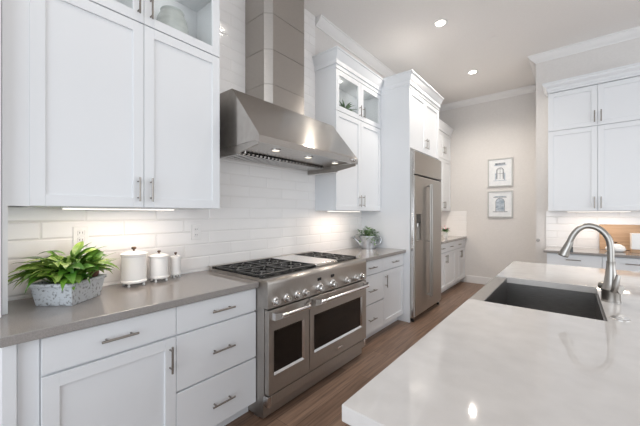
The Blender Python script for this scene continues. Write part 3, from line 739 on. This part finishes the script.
for (px, py, pz, az, e, L) in ((.05, .06, .094, .9, 1.15, .17), (.03, .08, .094, 1.5, 1.25, .18), (-.03, -.07, .094, -2.2, .9, .2), (.0, .07, .094, 1.0, 1.0, .16)):
    q = [Vector((px, py, pz))]; ee = e
    for k in range(8):
        q.append(q[-1] + Vector((math.cos(az) * math.cos(ee), math.sin(az) * math.cos(ee), math.sin(ee))) * L / 8); ee -= .22
    mb.tube(q, [.0022] * 6 + [.0018, .0014, .0008], 6)
mb.build('stem', 'stem', T)
mb = MB(); mb.lathe([(0, 0), (.014, .008), (.023, .024), (.024, .042), (.018, .060), (.008, .072), (0, .076)], (0.062, 0.088, 0.098), seg=18)
bm = mb.bm
for v in bm.verts: v.co += Vector((rnd.uniform(-1, 1), rnd.uniform(-1, 1), rnd.uniform(-1, 1))) * .0035
mb.build('seed_head', 'brownleaf', T)

T = thing('watering_can', 'small tin watering can with a green plant, on the counter by the refrigerator', 'plant', (0.22, 3.40, 0.914), -0.8)
T.scale = (1.22, 1.22, 1.22)
mb = MB(); mb.lathe([(0.0, 0.0), (0.070, 0.0), (0.074, 0.004), (0.080, 0.06), (0.092, 0.128), (0.096, 0.130), (0.096, 0.136), (0.089, 0.136), (0.078, 0.11), (0, 0.11)], seg=36); mb.build('can', 'galv', T)
mb = MB(); mb.lathe([(0, .105), (.078, .105), (.084, .122), (0, .128)], seg=24); mb.build('soil', 'soil', T)
mb = MB(); mb.tube([(0, -.066, .030), (0, -.105, .060), (0, -.150, .108)], [.017, .012, .010], 14)
s_ = mb.build('spout', 'galv', T)
mb = MB(); mb.tube([(0, -.148, .106), (0, -.168, .126)], [.012, .024], 16); mb.build('rose', 'galv', s_)
mb = MB(); mb.tube(smooth([(0, .080, .115), (0, .115, .122), (0, .138, .095), (0, .128, .055), (0, .078, .035)], 4), .007, 10); mb.build('handle', 'galv', T)
mb = MB()
for i in range(190):
    a = rnd.uniform(0, 2 * PI); r = rnd.uniform(0, .10); hh = rnd.uniform(.12, .235) - r * .6
    leaf(mb, (math.cos(a) * r, math.sin(a) * r, hh), a + rnd.uniform(-1, 1), rnd.uniform(.03, .055), rnd.uniform(.014, .026), rnd.uniform(-.3, .9), rnd.uniform(.4, 1.8), .2, 5)
mb.build('foliage', 'herb', T)
mb = MB()
for i in range(16):
    a = i * .7; r = .02 + .004 * i
    mb.tube([(math.cos(a) * r * .5, math.sin(a) * r * .5, .122), (math.cos(a) * r, math.sin(a) * r, .19)], .0015, 5)
mb.build('stem', 'stem', T)

# grey jar in the left glass cabinet, small fern in the right one, flowers at the far counter
o = MB().lathe([(0, 0), (.055, 0), (.080, .025), (.100, .08), (.103, .12), (.094, .17), (.076, .21), (.071, .222), (.075, .232), (.068, .232), (.064, .22), (.07, .18), (0, .17)], seg=40).build('jar', 'jar', loc=(0.16, 0.885, 2.511))
tag(o, 'round grey glazed jar behind the glass door of the left wall cabinet', 'jar')
T = thing('potted_fern', 'small potted fern behind the glass door of the wall cabinet near the refrigerator', 'plant', (0.17, 2.93, 2.511))
mb = MB(); mb.lathe([(0, 0), (.04, 0), (.055, .075), (.058, .08), (.050, .08), (.048, .068), (0, .068)], seg=24); mb.build('pot', 'ceramic', T)
mb = MB()
for i in range(46):
    a = rnd.uniform(0, 2 * PI); leaf(mb, (math.cos(a) * .02, math.sin(a) * .02, .068), a, rnd.uniform(.09, .17), rnd.uniform(.014, .03), rnd.uniform(.5, 1.4), rnd.uniform(.6, 1.9), .2, 6)
mb.build('foliage', 'herb', T)
T = thing('flower_vase', 'small white vase with dark leaves and pink flowers on the far corner counter', 'vase', (0.44, 5.86, 0.914))
mb = MB(); mb.lathe([(0, 0), (.035, 0), (.048, .035), (.045, .075), (.028, .105), (.032, .115), (.026, .115), (.022, .104), (0, .09)], seg=24); mb.build('vase', 'ceramic', T)
mb = MB()
for i in range(40):
    a = rnd.uniform(0, 2 * PI); leaf(mb, (math.cos(a) * .015, math.sin(a) * .015, .105), a, rnd.uniform(.07, .13), rnd.uniform(.022, .04), rnd.uniform(.4, 1.4), rnd.uniform(.4, 1.7), .2, 5)
for i in range(9):
    a = rnd.uniform(0, 2 * PI); r = rnd.uniform(.02, .09)
    fl = MB(); fl.lathe([(0, 0), (.010, .004), (.014, .012), (.008, .018), (0, .016)], (math.cos(a) * r, math.sin(a) * r, rnd.uniform(.15, .22)), seg=10); fl.build('flower', 'pink', T)
mb.build('foliage', 'herb', T);

# right wing counter
t = math.radians(7)
o = MB().box(0, 0.62, -0.011, 0.011, 0, 0.315, 0.004).build('cutting_board', 'board', loc=(2.552, 5.206, 0.9155)); o.rotation_euler.x = -t
tag(o, 'wide wooden board leaning on the tile behind the right wing counter', 'cutting board')
T = thing('covered_dish', 'white domed dish with dark knob on the right wing counter, behind the faucet', 'dish', (2.682, 4.985, 0.914))
T.scale = (.85, .85, .88)
mb = MB(); mb.lathe([(0, 0), (.07, 0), (.098, .012), (.108, .034), (.108, .040), (0, .040)], seg=36); mb.build('base', 'ceramic', T)
mb = MB(); mb.lathe([(.106, .040), (.104, .050), (.088, .078), (.055, .098), (.02, .106), (0, .107)], seg=36); l = mb.build('lid', 'ceramic', T)
mb = MB(); mb.lathe([(.008, .106), (.008, .112), (.017, .120), (.017, .128), (0, .131)], seg=20); mb.build('knob', 'bronze', l)
T = thing('storage_box', 'white box on a brown wooden base in front of the leaning board', 'box', (2.915, 4.99, 0.914))
MB().box(-.105, .105, -.07, .07, .040, .225, 0.006).build('box', 'ceramic', T)
MB().box(-.105, .105, -.07, .07, 0.0, .040, 0.003).build('wooden_base', 'board', T)

# outlets and switch
def outlet(name, y, z, lab):
    t = thing(name, lab, 'outlet', (TX, y, z), LR, 'white wall outlets in the tile')
    mb = MB(); mb.box(-.038, .038, -.006, 0.0, -.058, .058, 0.002); mb.build('cover_plate', 'plate', t)
    for q in (-.021, .021):
        s2 = MB().box(-.017, .017, -.008, -.0055, q - .015, q + .015, 0.003).build('socket', 'plate', t)
        MB().box(-.008, -.0055, -.0085, -.0078, q - .005, q + .006).box(.0055, .008, -.0085, -.0078, q - .005, q + .006).build('slots', 'dark', s2, False)
outlet('wall_outlet', 1.133, 1.224, 'white wall outlet in the tile between the canisters and the hood')
outlet('wall_outlet', 0.412, 1.232, 'white wall outlet in the tile right behind the leafy plant')
o = MB().lathe([(.022, 0), (.022, -.008), (.014, -.012), (.014, -.03), (.020, -.04), (.018, -.05), (0, -.052)], (0, 0, 0), 'y', 20).build('wall_fitting', 'nickel', loc=(1.906, 5.268, 0.989))
tag(o, 'small dark metal fitting on the corner of the right wing wall', 'wall fitting')

# pictures on the back wall
def picture(z0, z1, lab, kind):
    t = thing('framed_print', lab, 'picture', (1.2445, 6.4865, z0), 0)
    w2 = 0.2045; h = z1 - z0; f = 0.020
    mb = MB(); mb.box(-w2, -w2 + f, -.028, 0, 0, h, .002).box(w2 - f, w2, -.028, 0, 0, h, .002).box(-w2 + f, w2 - f, -.028, 0, 0, f, .002).box(-w2 + f, w2 - f, -.028, 0, h - f, h, .002)
    mb.build('frame', 'frame', t)
    MB().box(-w2 + f, w2 - f, -.014, -.002, f, h - f).build('print', 'paper', t, False)
    y = -.0155; ink = MB(); washes = []
    def wbar(x0, x1, a, b): m = MB(); m.box(x0, x1, y, -.0138, a, b); washes.append(m)
    def bar(m, x0, x1, a, b): m.box(x0, x1, y, -.0138, a, b)
    def arch(m, r, zb, zc, th):
        pts = [(-r, y, zb), (-r, y, zc)] + [(-r * math.cos(a), y, zc + r * math.sin(a)) for a in [i * PI / 12 for i in range(1, 12)]] + [(r, y, zc), (r, y, zb)]
        m.tube(pts, th, 6)
    if kind == 0:
        bar(ink, -.085, .085, .405, .44); wbar(-.10, .10, .39, .405); arch(ink, .058, .14, .29, .006); arch(ink, .044, .14, .285, .003)
        bar(ink, -.003, .003, .14, .34); bar(ink, -.056, .056, .238, .244); wbar(-.085, -.064, .12, .25); wbar(.064, .085, .12, .25); wbar(-.11, .11, .105, .115)
    else:
        bar(ink, -.11, .11, .372, .385); wbar(-.09, .09, .385, .40); arch(ink, .070, .12, .29, .005); wbar(-.066, .066, .12, .30); bar(ink, -.003, .003, .12, .345)
        washes.append(MB().lathe([(0, 0), (.066, 0), (.066, .0012), (0, .0012)], (0, y - .0012, .30), 'y', 24))
        for q in (-.035, .035): bar(ink, q - .002, q + .002, .13, .32)
        bar(ink, -.12, .12, .10, .112)
    ink.build('line_drawing', 'ink', t, False); [m.build('colour_wash', 'bluewash', t, False) for m in washes]
picture(1.878, 2.404, 'upper framed print, an arched window sketch on white paper', 0)
picture(1.297, 1.794, 'lower framed print, a blue grey arched door sketch', 1)

# ---------------------------------------------------------------- lamps
def downlight(x, y, lab, power):
    t = thing('ceiling_downlight', lab, 'ceiling light', (x, y, H - 0.0005), 0, 'recessed ceiling lights')
    mb = MB(); mb.lathe([(.052, 0), (.085, 0), (.085, -.004), (.078, -.007), (.056, -.007), (.052, -.002)], seg=36); mb.build('trim_ring', 'plate', t)
    mb = MB(); mb.lathe([(0, -.001), (.055, -.001), (.055, -.0045), (0, -.0045)], seg=32); mb.build('lamp_lens', 'lens', t)
    l = bpy.data.lights.new('downlight_lamp', 'SPOT'); l.energy = power; l.color = (1, .92, .82); l.spot_size = math.radians(150); l.spot_blend = .8; l.shadow_soft_size = .03
    o = bpy.data.objects.new('downlight_lamp', l); COL.objects.link(o); o.parent = t; o.location = (0, 0, -.02)
downlight(1.079, 3.60, 'recessed ceiling light nearest the camera, above the refrigerator', 78)
downlight(1.063, 5.20, 'recessed ceiling light farther away, nearer the back wall', 98)
downlight(1.07, 2.0, 'recessed ceiling light above the range side of the aisle', 14)
downlight(1.07, 0.40, 'recessed ceiling light over the left end of the aisle', 14)
o = MB().lathe([(0, 0), (.055, 0), (.055, -.003), (.045, -.005), (0, -.005)], seg=32).build('ceiling_cover', 'ceil', loc=(1.498, 4.36, H - .0005))
tag(o, 'faint round flush cover plate on the ceiling', 'ceiling plate')
def strip(x, y, z, L, rz, lab, power):
    t = thing('under_cabinet_light', lab, 'light', (x, y, z), rz, 'under cabinet light strips')
    MB().box(-L / 2, L / 2, -.018, .018, -.010, -.0005, .002, 1).build('housing', 'plate', t)
    MB().box(-L / 2 + .005, L / 2 - .005, -.014, .014, -.0125, -.0098).build('diffuser', 'strip', t, False)
    l = bpy.data.lights.new('strip_lamp', 'AREA'); l.shape = 'RECTANGLE'; l.size = L * .95; l.size_y = .03; l.energy = power; l.color = (1, .83, .68)
    o = bpy.data.objects.new('strip_lamp', l); COL.objects.link(o); o.parent = t; o.location = (0, 0, -.016)
strip(0.255, 0.565, 1.402, 0.57, LR, 'lit strip lamp under the left wall cabinet above the planter', 1.7)
strip(0.255, 2.81, 1.402, 0.62, LR, 'lit strip lamp under the wall cabinet beside the hood', 2.2)
strip(0.30, 5.6, 1.425, 0.9, LR, 'lit strip lamp under the far corner wall cabinet', 3)
strip(2.52, 4.975, 1.402, 0.58, 0, 'lit strip lamp under the right wing wall cabinet', 2)
for x in (0.30, 0.68, 1.07):
    l = bpy.data.lights.new('hood_lamp', 'SPOT'); l.energy = 3; l.color = (1, .84, .64); l.spot_size = math.radians(100); l.spot_blend = .7; l.shadow_soft_size = .025
    o = bpy.data.objects.new('hood_lamp', l); COL.objects.link(o); o.parent = HD; o.location = (x, .165, hz(1.853))
